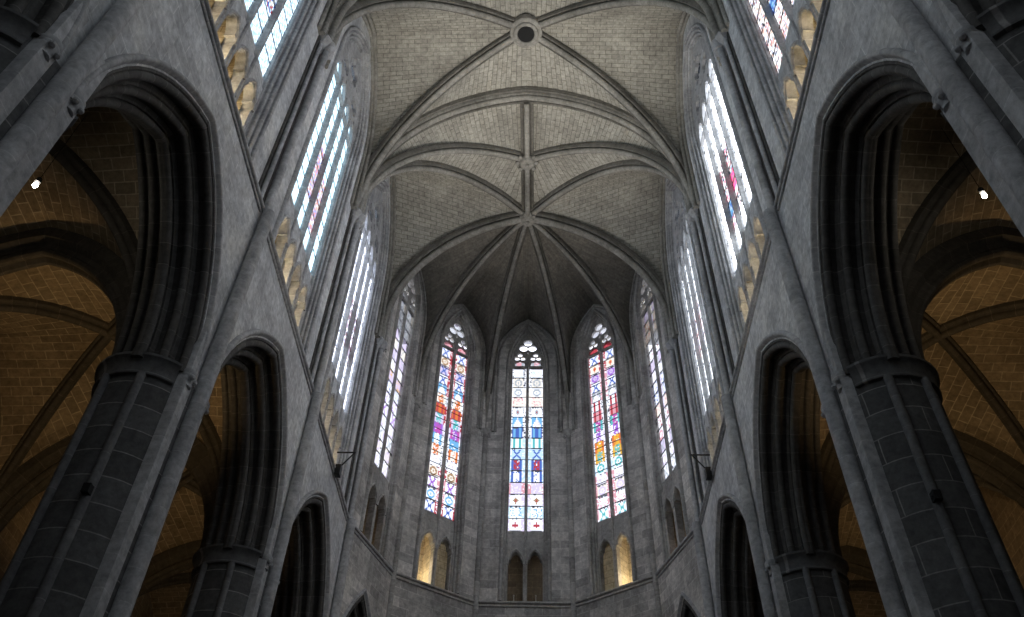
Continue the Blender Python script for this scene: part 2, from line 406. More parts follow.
FA = {'h': 4.4, 'z0': 13.3}
mb = MB()
for k, (fr, w) in FAC.items():
    h = w/2; a = h - 0.52
    e = 0.62    # the lower wall is thick: neighbours overlap behind the corner shafts
    plate(mb, fr, [(-h, 13.0)] + arch_pts(0, a, FA['z0'], FA['h'], zb=13.0) + [(h, 13.0), (h, ZS), (-h, ZS)], [], 0, 1.5)
    plate(mb, fr, [(-h, ZS), (h, ZS), (h, 43.3), (-h, 43.3)], [arch_pts(0, 1.2, 35.45, 3.45, zb=20.02)], 0, 0.5)
    # wedge fillers so no daylight slips between two facets
    for s0 in (-h, h):
        P = fr.at(s0, 0, 0.55); prism(mb, circ(P.x, P.y, 0.42, 10), ZS, 43.3)
tag(mb.build('wall_apse', G['apse']), kind='structure')

# ------------------------------------------------------------------ string courses
STRP = [(.21, 20.02), (-.03, 20.0)] + [(q, z) for z, q in roll(19.93, -.05, .065, 40, -220, 8)][::1] + [(.02, 19.85), (.02, 19.80)] + [(q, z) for z, q in roll(19.74, -.02, .05, 40, -220, 8)] + [(.03, 19.67), (.21, 19.67)]
def string(name, fr, s0, s1, mat):
    mb = MB(); rows = []; uvs = []; pl = [0]
    for k in range(len(STRP)): pl.append(pl[-1] + math.dist(STRP[k], STRP[(k+1) % len(STRP)]))
    for s in (s0, s1):
        rows.append([fr.at(s, z, q) for q, z in STRP]); uvs.append([(s, u) for u in pl])
    mb.grid(rows, uvs, closed=True); mb.face(rows[0][::-1]); mb.face(rows[1])
    return tag(mb.build(name, mat), kind='structure')
nt = 1
for side in (-1, 1):
    for c in (2.9, 11.1, 19.3, 27.5):
        string('trim_%d' % nt, bayframe(side, c), -BAY/2 + .22, BAY/2 - .22, G['mould']); nt += 1
for k, (fr, w) in FAC.items():
    string('trim_%d' % nt, fr, -w/2 + .12, w/2 - .12, G['apse_mould'] if k[0] != 'A' else G['mould']); nt += 1

# ------------------------------------------------------------------ clustered piers
def pier(side, y, label, upper=True):
    root = empty('clustered_pier', (side*8.5, y, FLOOR), label, 'pier', 'piers of the nave arcades')
    X = lambda x: side*x
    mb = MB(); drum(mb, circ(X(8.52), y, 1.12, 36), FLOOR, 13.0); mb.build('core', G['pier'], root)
    mb = MB(); lathe(mb, X(8.52), y, [(1.5, FLOOR), (1.5, FLOOR+.5), (1.42, FLOOR+.6), (1.42, FLOOR+1.1), (1.3, FLOOR+1.25), (1.14, FLOOR+1.4)], 28); mb.build('plinth', G['pier'], root)
    mb = MB(); g0 = (PI if side > 0 else 0) + .72; part_lathe(mb, X(8.52), y, [(1.0, 12.55), (1.2, 12.57), (1.21, 12.61), (1.17, 12.66), (1.17, 12.85), (1.24, 12.98), (1.30, 13.04), (1.31, 13.1), (1.0, 13.13)], g0, g0 + 2*PI - 1.44); mb.build('ring_capital', G['pier'], root)
    # flat pilaster behind the vaulting shaft, chamfered
    pil = [(7.75, -.70), (7.46, -.70), (7.41, -.67), (7.41, -.33), (7.58, -.28), (7.58, -.08), (7.45, -.07), (7.45, .07), (7.58, .08), (7.58, .28), (7.41, .33), (7.41, .67), (7.46, .70), (7.75, .70)]
    mb = MB(); prism(mb, [(X(a), y + b) for a, b in pil], FLOOR, 14.4); mb.build('pilaster', G['shaft'], root)
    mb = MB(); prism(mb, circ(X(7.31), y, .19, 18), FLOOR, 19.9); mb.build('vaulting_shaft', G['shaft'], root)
    if upper:
        mb = MB()
        prism(mb, circ(X(7.42), y, .125, 16), 19.9, ZCAP - .3)
        mb.build('upper_shaft', G['shaft'], root); mb = MB()
        for t in (-1, 1):
            prism(mb, circ(X(7.56), y + t*.34, .075, 12), 19.9, ZCAP - .3)
        mb.build('flanking_shafts', G['shaft'], root); mb = MB()
        prism(mb, [(X(7.72), y-.52), (X(7.64), y-.50), (X(7.64), y+.50), (X(7.72), y+.52)], 19.9, ZCAP + 4)
        mb.build('groove_shade_backing', G['order'], root)  # dark strip standing in for shade in the grooves beside the shafts
        mb = MB()
        lathe(mb, X(7.42), y, [(.15, ZCAP-.42), (.2, ZCAP-.38), (.16, ZCAP-.34), (.18, ZCAP-.15), (.27, ZCAP), (.29, ZCAP+.06), (.27, ZCAP+.12)], 16)
        for t in (-1, 1): lathe(mb, X(7.58), y + t*.34, [(.08, ZCAP-.42), (.115, ZCAP-.38), (.09, ZCAP-.34), (.1, ZCAP-.15), (.17, ZCAP), (.18, ZCAP+.06), (.16, ZCAP+.12)], 12)
        for k, (x0, hy) in enumerate(((7.60, .2), (7.46, .36), (7.30, .47), (7.26, .50), (7.26, .50))):
            if k == 0: rows = []
            z = (ZCAP - .62, ZCAP - .32, ZCAP - .04, ZCAP, ZCAP + .1)[k]
            rows.append([(X(7.72), y - hy, z), (X(x0 + .1), y - hy, z), (X(x0), y - hy*.6, z), (X(x0), y + hy*.6, z), (X(x0 + .1), y + hy, z), (X(7.72), y + hy, z)])
        mb.grid(rows, [[(q[2], j*.3) for j, q in enumerate(r)] + [(r[0][2], 2)] for r in rows], closed=True); mb.face(rows[0]); mb.face(rows[-1])
        mb.build('shaft_capital', G['mould'], root)
    for t in (-1, 1):
        mb = MB(); lathe(mb, X(7.5), y + t*.52, [(.10, 12.68), (.15, 12.7), (.13, 12.75), (.15, 12.85), (.21, 13.0), (.22, 13.06), (.2, 13.12), (.1, 13.16)], 14)
        for u in (-1, 1): lathe(mb, X(7.34), y + t*.52 + u*.1, [(.02, 12.84), (.06, 12.88), (.065, 12.93), (.03, 12.98)], 8)
        mb.build('leaf_capital', G['mould'], root)
    for ang in (76, 118, -76, -118):
        a = math.radians(ang); px = 8.52 - 1.15*math.cos(a); py = y + 1.15*math.sin(a)
        mb = MB(); prism(mb, circ(X(px), py, .1, 12), FLOOR, 12.6); mb.build('angle_shaft', G['dark_shaft'], root)
    return root
pier_lab = {(-1, 0): 'grey clustered pier cropped by the upper left edge of the picture', (1, 0): 'dark clustered pier cropped by the upper right edge of the picture',
            (-1, 1): 'tall clustered pier with ring capital beside the large dark left arch', (1, 1): 'tall clustered pier with ring capital beside the large dark right arch',
            (-1, 2): 'clustered pier between second and third arches of the left arcade', (1, 2): 'clustered pier between second and third arches of the right arcade',
            (-1, 3): 'slim end pier where the left arcade meets the apse', (1, 3): 'slim end pier where the right arcade meets the apse'}
for side in (-1, 1):
    src = pier(side, PIERS[0], pier_lab[(side, 0)])
    for k in (1, 2, 3): copy_tree(src, (0, BAY*k, 0), pier_lab[(side, k)])

def apse_pier(P, out, label):
    n = Vector(out).normalized(); root = empty('apse_pier', (P.x + n.x*.7, P.y + n.y*.7, FLOOR), label, 'pier', 'piers of the apse corners')
    c = P + n*.85; t = Vector((-n.y, n.x))
    mb = MB(); drum(mb, circ(c.x, c.y, .62, 24), FLOOR, 13.0); mb.build('core', G['pier'], root)
    mb = MB(); lathe(mb, c.x, c.y, [(.62, 12.6), (.7, 12.64), (.66, 12.7), (.67, 12.85), (.78, 13.02), (.82, 13.08), (.78, 13.15)], 24); mb.build('ring_capital', G['pier'], root)
    mb = MB(); p = P - n*.02; prism(mb, circ(p.x, p.y, .15, 14), FLOOR, ZCAP-.3); mb.build('vaulting_shaft', G['apse_mould'], root)
    for u in (-1, 1):
        mb = MB(); p = P + n*.02 + t*.26*u; prism(mb, circ(p.x, p.y, .08, 12), FLOOR, ZCAP-.3); mb.build('side_shaft', G['apse_mould'], root)
    mb = MB()
    for u, r in ((-1, .6), (0, 1), (1, .6)):
        p = P + t*.26*u; lathe(mb, p.x, p.y, [(.14*r, ZCAP-.42), (.2*r, ZCAP-.38), (.15*r, ZCAP-.34), (.17*r, ZCAP-.15), (.27*r, ZCAP), (.29*r, ZCAP+.06), (.27*r, ZCAP+.12)], 14)
    mb.build('shaft_capital', G['apse_mould'], root)
K3 = Vector((0, 31.4))
apse_pier(P2[-1], P2[-1]-K3, 'dark shaft cluster at the outer left corner of the apse'); apse_pier(P3[-1], P3[-1]-K3, 'dark shaft cluster just left of the central apse window')
apse_pier(P2[1], P2[1]-K3, 'dark shaft cluster at the outer right corner of the apse'); apse_pier(P3[1], P3[1]-K3, 'dark shaft cluster just right of the central apse window')

# ------------------------------------------------------------------ arcade arches
def arcade_arch(fr, a, z0, h, zb, label, th=1.9, k=.92, mats=('mould', 'order')):
    base = fr.at(0, zb, th/2)
    root = empty('arcade_arch', base, label, 'arch', 'arches of the arcades')
    path = arch_pts(0, a, z0, h, zb=zb)
    S = lambda L: [(p*k, q*k) for p, q in L]
    hood = S([(-.26, .03), (-.26, -.03)] + roll(-.17, -.06, .075, 200, 330, 5) + [(-.06, -.02), (-.03, .03)])
    mb = MB(); sweep(mb, fr, arch_pts(0, a, z0, h, zb=z0 - .1), hood); mb.build('hood_mould', G[mats[0]], root)
    def order(p0, q0, d, w, flip=False):
        """one recessed order: flat fillet, roll on the arris, hollow."""
        r = .115*k
        L = [(p0 - .06, q0), (p0 + d*.22, q0), (p0 + d*.30, q0 + .05*k)] + roll(p0 + d*.58, q0 + .125*k, r, 215, 440, 8) + [(p0 + d*.62, q0 + .30*k), (p0 + d*.56, q0 + .42*k), (p0 + d*.70, q0 + w*.86), (p0 + d, q0 + w), (p0 + d, q0 + w + .12), (p0 - .06, q0 + w + .12)]
        return [(p, th - q) for p, q in L] if flip else L
    d = .30*k; w = .42*k
    for i, nm in enumerate(('outer_order', 'middle_order')):
        for fl in (False, True):
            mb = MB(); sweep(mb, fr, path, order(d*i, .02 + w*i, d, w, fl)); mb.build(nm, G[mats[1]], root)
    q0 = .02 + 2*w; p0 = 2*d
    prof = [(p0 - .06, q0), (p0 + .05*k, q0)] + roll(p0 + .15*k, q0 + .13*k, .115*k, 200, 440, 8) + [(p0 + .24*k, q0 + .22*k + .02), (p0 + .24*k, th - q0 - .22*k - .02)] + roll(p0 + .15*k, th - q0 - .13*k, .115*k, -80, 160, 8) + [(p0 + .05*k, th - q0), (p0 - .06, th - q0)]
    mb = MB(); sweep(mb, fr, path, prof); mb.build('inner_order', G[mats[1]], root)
    return root
alab = {-1: ['arch cropped by the upper left corner, opening on black shadow', 'largest pointed arch of the left arcade, lamp shining inside it', 'second pointed arch of the left arcade beyond the tall pier', 'third pointed arch of the left arcade next to the apse'],
        1: ['arch cropped by the upper right corner, opening on black shadow', 'largest pointed arch of the right arcade, lamp shining inside it', 'second pointed arch of the right arcade beyond the tall pier', 'third pointed arch of the right arcade next to the apse']}
for side in (-1, 1):
    src = arcade_arch(bayframe(side, 2.9), ARCH_A, ARCH_Z0, ARCH_H, 13.08, alab[side][0])
    for k in (1, 2, 3): copy_tree(src, (0, BAY*k, 0), alab[side][k])
for k, lab in (('AL', 'small pointed apse arch at the bottom, left of the centre'), ('AR', 'small pointed apse arch at the bottom, right of the centre')):
    fr, w = FAC[k]; arcade_arch(fr, w/2 - .52, FA['z0'], FA['h'], 12.9, lab, 1.5, .72)

# ------------------------------------------------------------------ vaults
ZT_T, ZT_D, ZT_F = 41.25, 40.85, 40.1
XW = 7.85
def ylines(): return [-9.4, -1.2, 7.0, 15.2, 23.4, 31.6]
mb = MB()
def cvT(side, y, yk=None): return Cv((side*7.95, y), (0, y if yk is None else yk), ZCAP, 32.2, ZT_T)
def cvD(side, y, K, zt=ZT_D, zs=30.35): return Cv((side*7.92, y), K, ZCAP, zs, zt)
def cvF(side, y, yc, d): return Cv((side*XW, y + d*.42), (side*XW, yc), ZCAP, 34.3, ZT_F)
for y0 in (-9.4, -1.2, 7.0, 15.2):
    y1 = y0 + BAY; yc = y0 + BAY/2; K = (0, yc + (.25 if y0 == 15.2 else 0))
    for s in (-1, 1):
        for ya, d in ((y0, 1), (y1, -1)):
            cell(mb, cvT(s, ya), cvD(s, ya, K), (0, 1)); cell(mb, cvD(s, ya, K), cvF(s, ya, yc, d), (1, 0))
K2 = (0, 27.3); K3t = (0, 31.3)
ZK3 = 40.8
for s in (-1, 1):
    cell(mb, cvT(s, 23.4), cvD(s, 23.4, K2), (0, 1)); cell(mb, cvD(s, 23.4, K2), cvD(s, 23.4, K3t, ZK3), (0, 1))
    cell(mb, cvD(s, 23.4, K3t, ZK3), cvF(s, 23.4, 27.5, 1), (1, 0)); cell(mb, cvD(s, 31.6, K3t, ZK3, 31.4), cvF(s, 31.6, 27.5, -1), (1, 0))
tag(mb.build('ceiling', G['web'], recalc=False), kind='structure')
mb = MB()
def cvA(P, zt=ZK3):
    p = P - (Vector(K3t) - P).normalized()*.4; return Cv(p, K3t, ZCAP, 31.0, zt)
def cvAF(fr, w, e): 
    p = fr.at(e*(w/2 - .3), 0, .12); m = fr.at(0, 0, .12); return Cv((p.x, p.y), (m.x, m.y), ZCAP, 35.9, 39.5)
for k, (a, b) in {'AL': (P1[-1], P2[-1]), 'BL': (P2[-1], P3[-1]), 'C': (P3[-1], P3[1]), 'BR': (P3[1], P2[1]), 'AR': (P2[1], P1[1])}.items():
    fr, w = FAC[k]; rad = Vector((fr.n.x, fr.n.y))
    for P, e in ((a, -1), (b, 1)): cell(mb, cvA(P), cvAF(fr, w, e), (rad.x, rad.y))
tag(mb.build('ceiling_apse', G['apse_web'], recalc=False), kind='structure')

def rib_thing(ob, label, group, cat='vault rib'): return tag(ob, label, cat, group)
def transverse(y, label):
    root = empty('transverse_rib', (0, y, ZCAP), label, 'vault rib', 'transverse ribs of the high vault')
    a, b = cvT(-1, y), cvT(1, y); L = a.L + b.L
    path = a.path()[:-1] + [(a.L, a.zt)] + [(L - s, z) for s, z in reversed(b.path()[:-1])]
    fr = a.frame()
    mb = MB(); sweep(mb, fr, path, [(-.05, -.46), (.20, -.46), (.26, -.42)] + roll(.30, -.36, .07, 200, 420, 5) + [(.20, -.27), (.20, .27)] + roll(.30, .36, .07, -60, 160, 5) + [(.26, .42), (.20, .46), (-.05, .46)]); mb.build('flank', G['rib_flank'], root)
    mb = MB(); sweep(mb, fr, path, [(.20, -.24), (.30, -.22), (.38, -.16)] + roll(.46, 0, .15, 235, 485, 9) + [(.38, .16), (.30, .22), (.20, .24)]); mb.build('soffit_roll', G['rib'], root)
transverse(7.0, 'transverse vault rib out of the picture above the camera')
transverse(15.2, 'transverse rib arching along the very top edge of the picture')
transverse(23.4, 'broad transverse rib crossing the vault between ring keystone and ridge rib')
def dr(name, cv, wd, label, group):
    root = empty(name, (cv.P.x, cv.P.y, cv.z0), label, 'vault rib', group)
    for nm, pf, m in (('flank', flankprof, 'rib_flank'), ('soffit_roll', rollprof, 'rib')):
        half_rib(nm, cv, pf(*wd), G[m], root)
K1 = (0, 19.55)
for s, w in ((-1, 'left'), (1, 'right')):
    dr('diagonal_rib', cvD(s, 15.2, K1), (.29, .42), 'diagonal rib rising from near %s capital to the ring keystone' % w, 'diagonal ribs of the high vault')
    dr('diagonal_rib', cvD(s, 23.4, K1), (.29, .42), 'diagonal rib rising from far %s capital to the ring keystone' % w, 'diagonal ribs of the high vault')
    dr('diagonal_rib', cvD(s, 23.4, K2), (.29, .42), 'curved rib from the %s wall to the leafy keystone on the ridge' % w, 'diagonal ribs of the high vault')
    dr('diagonal_rib', cvD(s, 23.4, K3t, ZK3), (.29, .42), 'curved rib from the %s wall down to the apse keystone, behind leafy one' % w, 'diagonal ribs of the high vault')
    dr('apse_arch_rib', Cv((s*7.92, 31.6), K3t, ZCAP, 31.4, ZK3), (.40, .55), 'thick pale rib framing the dark apse vault on its %s side' % w, 'ribs of the apse vault')
    dr('apse_rib', cvA(P2[s]), (.26, .42), 'outer slender rib of dark apse vault on the %s' % w, 'ribs of the apse vault')
    dr('apse_rib', cvA(P3[s]), (.26, .42), 'inner slender rib of dark apse vault just %s of centre' % w, 'ribs of the apse vault')
# ridge rib
mb = MB(); fr = Fr((0, 23.4, 0), (0, 1, 0), (1, 0, 0)); ridge = [(.35, 41.25), (3.9, 40.95), (7.9, 40.85)]
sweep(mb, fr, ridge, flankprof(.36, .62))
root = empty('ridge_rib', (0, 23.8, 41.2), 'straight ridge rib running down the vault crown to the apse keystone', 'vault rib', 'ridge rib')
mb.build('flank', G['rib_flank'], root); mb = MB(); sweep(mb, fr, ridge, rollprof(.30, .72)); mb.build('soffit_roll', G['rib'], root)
# wall ribs
def wall_rib(fr, a, z0, h, zb, q, mat, label, sc=1.0):
    path = arch_pts(0, a, z0, h, zb=zb)
    prof = [(0.0, q + .1), (0.0, q - .12*sc), (.07*sc, q - .2*sc)] + roll(.15*sc, q - .14*sc, .09*sc, 200, 420, 6) + [(.24*sc, q - .03), (.30*sc, q - .08*sc)] + roll(.36*sc, q - .05*sc, .07*sc, 200, 420, 6) + [(.44*sc, q + .1)]
    mb = MB(); sweep(mb, fr, path, prof); b = fr.at(0, zb, q)
    tag(mb.build('wall_rib', mat, origin=b), label, 'vault rib', 'wall ribs over the windows')
for s, w in ((-1, 'left'), (1, 'right')):
    for c, nm in ((11.1, 'nearest clerestory window of the %s wall'), (19.3, 'middle clerestory window of the %s wall'), (27.5, 'third clerestory window of the %s wall, next the apse')):
        wall_rib(bayframe(s, c), 3.72, 34.3, 5.75, ZCAP, .2, G['rib'], 'pointed wall rib framing ' + nm % w, 1.2)
for k, nm in (('AL', 'outer left apse window'), ('BL', 'inner left apse window'), ('C', 'central apse window'), ('BR', 'inner right apse window'), ('AR', 'outer right apse window')):
    fr, w = FAC[k]; wall_rib(fr, w/2 - .3, 35.9, 3.55, ZCAP, .02, G['apse_mould'], 'pointed wall rib framing the ' + nm, .8)

# keystones
def keystone(P, z, kind, label):
    root = empty('keystone', (P[0], P[1], z), label, 'keystone', 'carved keystones of the vault')
    if kind == 'ring':
        n = 32; mb = MB(); prof = [(.40, .42), (.40, .02), (.44, -.08), (.52, -.12), (.60, -.08), (.63, .02), (.72, .04), (.80, .10), (.82, .2), (.82, .5)]
        rows = [[(P[0] + r*math.cos(2*PI*k/n), P[1] + r*math.sin(2*PI*k/n), z + h) for k in range(n)] for r, h in prof]
        mb.grid(rows, [[(r, k*.1) for k in range(n+1)] for r, h in prof], closed=True); mb.build('ring', G['rib'], root)
        mb = MB(); lathe(mb, P[0], P[1], [(.41, z-.06), (.41, z+.0)], 24); mb.build('oculus_shade_disc', G['black'], root)  # black disc stands in for the shade inside the open ring
    else:
        R = .46 if kind == 'leaf' else .46
        mb = MB(); lathe(mb, P[0], P[1], [(R*.3, z-.30), (R*.75, z-.26), (R*.95, z-.15), (R, z-.02), (R*.8, z+.1), (R*.8, z+.5)], 20); mb.build('boss', G['rib'], root)
        nl = 8 if kind == 'leaf' else 10
        mb = MB()
        for k in range(nl):
            a = 2*PI*k/nl; r = R*(1.15 if kind == 'leaf' else .95)
            lathe(mb, P[0] + r*math.cos(a), P[1] + r*math.sin(a), [(.02, z-.2), (.11, z-.16), (.14, z-.06), (.1, z+.05), (.03, z+.1)], 8)
        lathe(mb, P[0], P[1], [(.03, z-.44), (.1, z-.4), (.12, z-.3), (.05, z-.2)], 10)
        mb.build('carved_leaves', G['rib'], root)
keystone(K1, 40.25, 'ring', 'ring keystone with a dark round hole at top centre of the vault')
keystone(K2, 40.45, 'leaf', 'small leafy keystone halfway along the ridge rib')
keystone(K3t, 40.4, 'knot', 'keystone where the apse ribs meet at the foot of the ridge rib')

# ------------------------------------------------------------------ windows, glass
SKY = 8.0; EXPO = 1.55
def T(r, g, b, k=1.3):
    k = k/(SKY*2**EXPO); return (r*k, g*k, b*k)
LEAD = T(.10, .10, .13); WHITE = T(1.0, 1.0, 1.08); WARM = T(.95, .86, .78); LAV = T(.72, .62, .85); PBLUE = T(.58, .76, .92)
RED = T(.48, .06, .08); PINK = T(.75, .36, .42); ORANGE = T(.75, .2, .06); YEL = T(.85, .45, .06); BLUE = T(.08, .15, .50); LBLUE = T(.18, .45, .75)
TEAL = T(.12, .50, .52); PURP = T(.36, .14, .62); MAG = T(.55, .10, .42); GREEN = T(.2, .42, .22); BROWN = T(.42, .25, .14); GREY = T(.42, .45, .5)
rnd = random.Random(4)
def motif(kind, u, v, du, dv, ctr, bg):
    """u,v in 0..1 inside one panel of a lancet."""
    x, y = (u - .5)*2, (v - .5)*2
    ax, ay = abs(x), abs(y)
    if kind == 'X':
        if abs(ax - ay*.75) < .17 and ay < .8: return ctr
        if ax < .15 and ay < .2: return WHITE
        return bg
    if kind == 'diamond':
        if ax + ay*.8 < .45: return ctr if ax + ay > .18 else RED
        return bg
    if kind == 'circle':
        r = math.hypot(x, y*.9)
        if .42 < r < .72: return ctr
        if r < .2: return ctr
        return bg
    if kind == 'cross':
        if (ax < .18 and ay < .5) or (ay < .16 and ax < .5): return ctr
        return bg
    if kind == 'canopy':
        if ay < 2 and ax < .9 - v*.9: return WHITE if rnd.random() < .8 else LAV
        return ctr
    if kind == 'cols':
        return ctr if .22 < ax < .62 else bg
    if kind == 'fig':
        if ax < .55: return ctr if rnd.random() < .72 else (WHITE if rnd.random() < .4 else bg)
        return bg
    if kind == 'grid':
        return bg if rnd.random() < .78 else ctr
    if kind == 'plain': return bg if rnd.random() < .85 else ctr
    return bg
PAN = {   # from the sill upwards: (motif, motif colour, ground, border colour)
 'C': [('cross', RED, WHITE, LAV), ('grid', LBLUE, WHITE, PBLUE), ('diamond', BROWN, WHITE, LAV), ('grid', WARM, LAV, PINK), ('fig', WHITE, BLUE, PBLUE), ('fig', RED, BLUE, PBLUE), ('X', BLUE, PBLUE, PBLUE), ('cols', TEAL, WHITE, PBLUE), ('cols', LBLUE, BLUE, WHITE), ('canopy', LBLUE, WHITE, WHITE), ('diamond', GREY, WHITE, WHITE), ('grid', PINK, WARM, WARM), ('circle', GREY, WHITE, WARM), ('circle', GREY, WARM, WHITE), ('plain', PBLUE, WHITE, WHITE), ('fig', PINK, GREY, WHITE)],
 'BL': [('X', BLUE, WHITE, RED), ('circle', LBLUE, WHITE, PINK), ('X', PURP, WHITE, PINK), ('circle', BROWN, WARM, RED), ('plain', LAV, WHITE, WHITE), ('fig', ORANGE, WARM, WHITE), ('fig', WHITE, LBLUE, WHITE), ('fig', MAG, PURP, LAV), ('fig', TEAL, LAV, RED), ('cols', RED, ORANGE, RED), ('fig', ORANGE, WARM, WHITE), ('canopy', LBLUE, WHITE, RED), ('X', BLUE, WHITE, RED), ('X', BLUE, LAV, RED), ('circle', BROWN, WARM, RED), ('X', BLUE, WHITE, RED), ('plain', RED, PINK, RED)],
 'BR': [('X', TEAL, WHITE, PINK), ('grid', PINK, WHITE, PINK), ('circle', LAV, WARM, PINK), ('grid', LAV, WHITE, PINK), ('circle', TEAL, WHITE, PBLUE), ('fig', TEAL, YEL, WHITE), ('fig', YEL, ORANGE, WHITE), ('fig', PURP, WHITE, LAV), ('fig', MAG, TEAL, WHITE), ('cols', RED, PINK, WHITE), ('cols', RED, WHITE, WHITE), ('canopy', GREY, WHITE, PINK), ('X', BLUE, WHITE, PINK), ('circle', PURP, LAV, PINK), ('diamond', ORANGE, WARM, RED), ('X', BLUE, WHITE, RED), ('plain', RED, RED, RED)],
 'AL': [('X', LAV, WHITE, WHITE), ('circle', LAV, WARM, WHITE), ('X', GREY, WHITE, LAV), ('circle', LAV, WHITE, WHITE), ('X', PURP, WHITE, LAV), ('grid', PURP, WHITE, WHITE), ('grid', BLUE, WHITE, WHITE), ('grid', YEL, LAV, LAV), ('grid', WARM, WHITE, LAV), ('grid', GREY, LAV, LAV), ('plain', GREY, WARM, LAV), ('plain', GREY, LAV, WHITE), ('grid', GREY, WHITE, WHITE), ('plain', GREY, WHITE, WHITE), ('plain', GREY, WHITE, WARM), ('plain', GREY, WHITE, WHITE)],
 'AR': [('X', GREY, WHITE, WHITE), ('circle', LAV, WHITE, WHITE), ('X', GREY, LAV, WHITE), ('circle', PINK, WHITE, WHITE), ('grid', RED, WHITE, WHITE), ('grid', PINK, WARM, LAV), ('grid', BLUE, WHITE, LAV), ('grid', BLUE, WHITE, LAV), ('plain', LAV, WHITE, WHITE), ('plain', GREY, LAV, WHITE), ('plain', RED, WHITE, WHITE), ('grid', WARM, WHITE, WHITE), ('grid', ORANGE, WARM, WARM), ('grid', ORANGE, WARM, LAV), ('plain', WARM, LAV, WARM), ('plain', GREY, WARM, GREY)],
}
def apse_tint(key, lan, u, v, z):
    n = len(PAN[key]); k = min(n - 1, int(v*n)); pv = v*n - k
    mo, ct, bg, bd = PAN[key][k]
    if key == 'BL' and lan == 1 and mo == 'fig': ct, bg = (bg, ct) if k % 2 else (LBLUE if k < 7 else ct, bg)
    if u < .17 or u > .83: return bd if rnd.random() < .72 else (WHITE if bd is not WHITE else LEAD)
    if pv < .07: return LEAD
    if pv > .93 and rnd.random() < .4: return LEAD
    return motif(mo, (u - .17)/.66, pv, 0, 0, ct, bg)
def lattice(u, z, w, a, b, step=.26):
    x = u*w
    d1 = ((x + z*.62) / step) % 1; d2 = ((x - z*.62) / step) % 1
    return b if min(d1, 1-d1, d2, 1-d2) < .14 else a
KEYK = [1.9]
def TB(r, g, b): return T(r, g, b, KEYK[0])
def bay_tint(key, lan, u, v, z, w):
    KEYK[0] = {'3L': 4.4, '3R': 4.4, '2R': 3.2}.get(key, 2.7)
    if key == '1L':
        base = lattice(u, z, w, TB(.62, .78, .88), TB(.26, .36, .46))
        if lan in (1, 2) and .20 < v < .34: return rnd.choice([BLUE, RED, WHITE, GREY, base, base])
        return base
    if key == '2L':
        base = lattice(u, z, w, TB(.62, .86, .98), TB(.36, .52, .62))
        if (lan == 1 and .17 < v < .50) or (lan == 2 and .10 < v < .42): return rnd.choice([TB(.28, .2, .3), TB(.45, .2, .2), TB(.5, .52, .6), TB(.22, .26, .5), TB(.4, .36, .32)])
        return base
    if key == '3L':
        base = lattice(u, z, w, TB(.95, 1.0, 1.15), TB(.45, .48, .58))
        if lan in (1, 2) and .2 < v < .5: return rnd.choice([base, LAV, PINK, GREY])
        return base
    if key == '1R':
        if lan == 2 and .18 < v < .27: return rnd.choice([BLUE, LBLUE, BLUE, TB(.2, .3, .5)])
        if lan == 1 and .22 < v < .3: return rnd.choice([RED, PINK, BLUE])
        return rnd.choice([TB(.55, .52, .5), TB(.45, .3, .25), TB(.7, .68, .68), TB(.3, .32, .4), TB(.8, .75, .7), TB(.4, .2, .2), TB(.55, .5, .55), LEAD])
    if key == '2R':
        if lan in (1, 2) and .12 < v < .52:
            if lan == 1 and .24 < v < .34: return rnd.choice([TB(.9, .06, .2), TB(.8, .1, .25), PINK])
            if lan == 2 and .2 < v < .28: return rnd.choice([LBLUE, BLUE, PBLUE])
            return rnd.choice([TB(.5, .45, .45), TB(.6, .2, .25), TB(.25, .3, .4), TB(.8, .8, .8), LEAD])
        return TB(2.0, 2.05, 2.15) if (z*.62) % 1 > .05 else GREY
    if key == '3R':
        if lan in (1, 2) and .25 < v < .5: return rnd.choice([TB(.8, .5, .5), TB(.75, .75, .8), TB(.5, .5, .6)])
        return lattice(u, z, w, TB(.85, .88, .92), TB(.4, .42, .46), .3)
    return TB(1.6, 1.65, 1.75)

def glass_strip(fr, s0, s1, z0, z1, q, cw, ch, fn):
    mb = MB(); mb.tint = []
    nx = max(1, round((s1-s0)/cw)); nz = max(1, round((z1-z0)/ch))
    for j in range(nz):
        za, zb = z0 + (z1-z0)*j/nz, z0 + (z1-z0)*(j+1)/nz
        for i in range(nx):
            a, b = s0 + (s1-s0)*i/nx, s0 + (s1-s0)*(i+1)/nx
            mb.face([fr.at(a, za, q), fr.at(b, za, q), fr.at(b, zb, q), fr.at(a, zb, q)], [(a, za), (b, za), (b, zb), (a, zb)])
            mb.tint.append(fn((i+.5)/nx, (j+.5)/nz, (za+zb)/2))
    return mb
def circle2(x, z, r, n=14): return [(x + r*math.cos(2*PI*k/n), z + r*math.sin(2*PI*k/n)) for k in range(n)]
def foil(x, z, r, n, a0=90, m=9):
    """outline of an n-foil with lobes of radius about r/2."""
    pts = []
    R = r*.5; lr = r*.5 if n == 4 else r*.52
    for k in range(n):
        c = math.radians(a0 + 360/n*k); cx, cz = x + R*math.cos(c), z + R*math.sin(c)
        half = math.radians(118 if n == 3 else 108)
        for j in range(m):
            t = c - half + 2*half*j/(m-1); pts.append((cx + lr*math.cos(t), cz + lr*math.sin(t)))
    return pts
def cusped(c, a, z0, h, zb):
    """opening with a trefoil-cusped pointed head."""
    L = [(-a, zb), (-a, z0 - .12), (-a*.99, z0 + h*.10), (-a*.94, z0 + h*.24), (-a*.84, z0 + h*.38), (-a*.66, z0 + h*.36), (-a*.68, z0 + h*.52), (-a*.60, z0 + h*.68), (-a*.42, z0 + h*.84), (-a*.22, z0 + h*.95), (0, z0 + h)]
    return [(c + x, z) for x, z in L] + [(c - x, z) for x, z in reversed(L[:-1])]

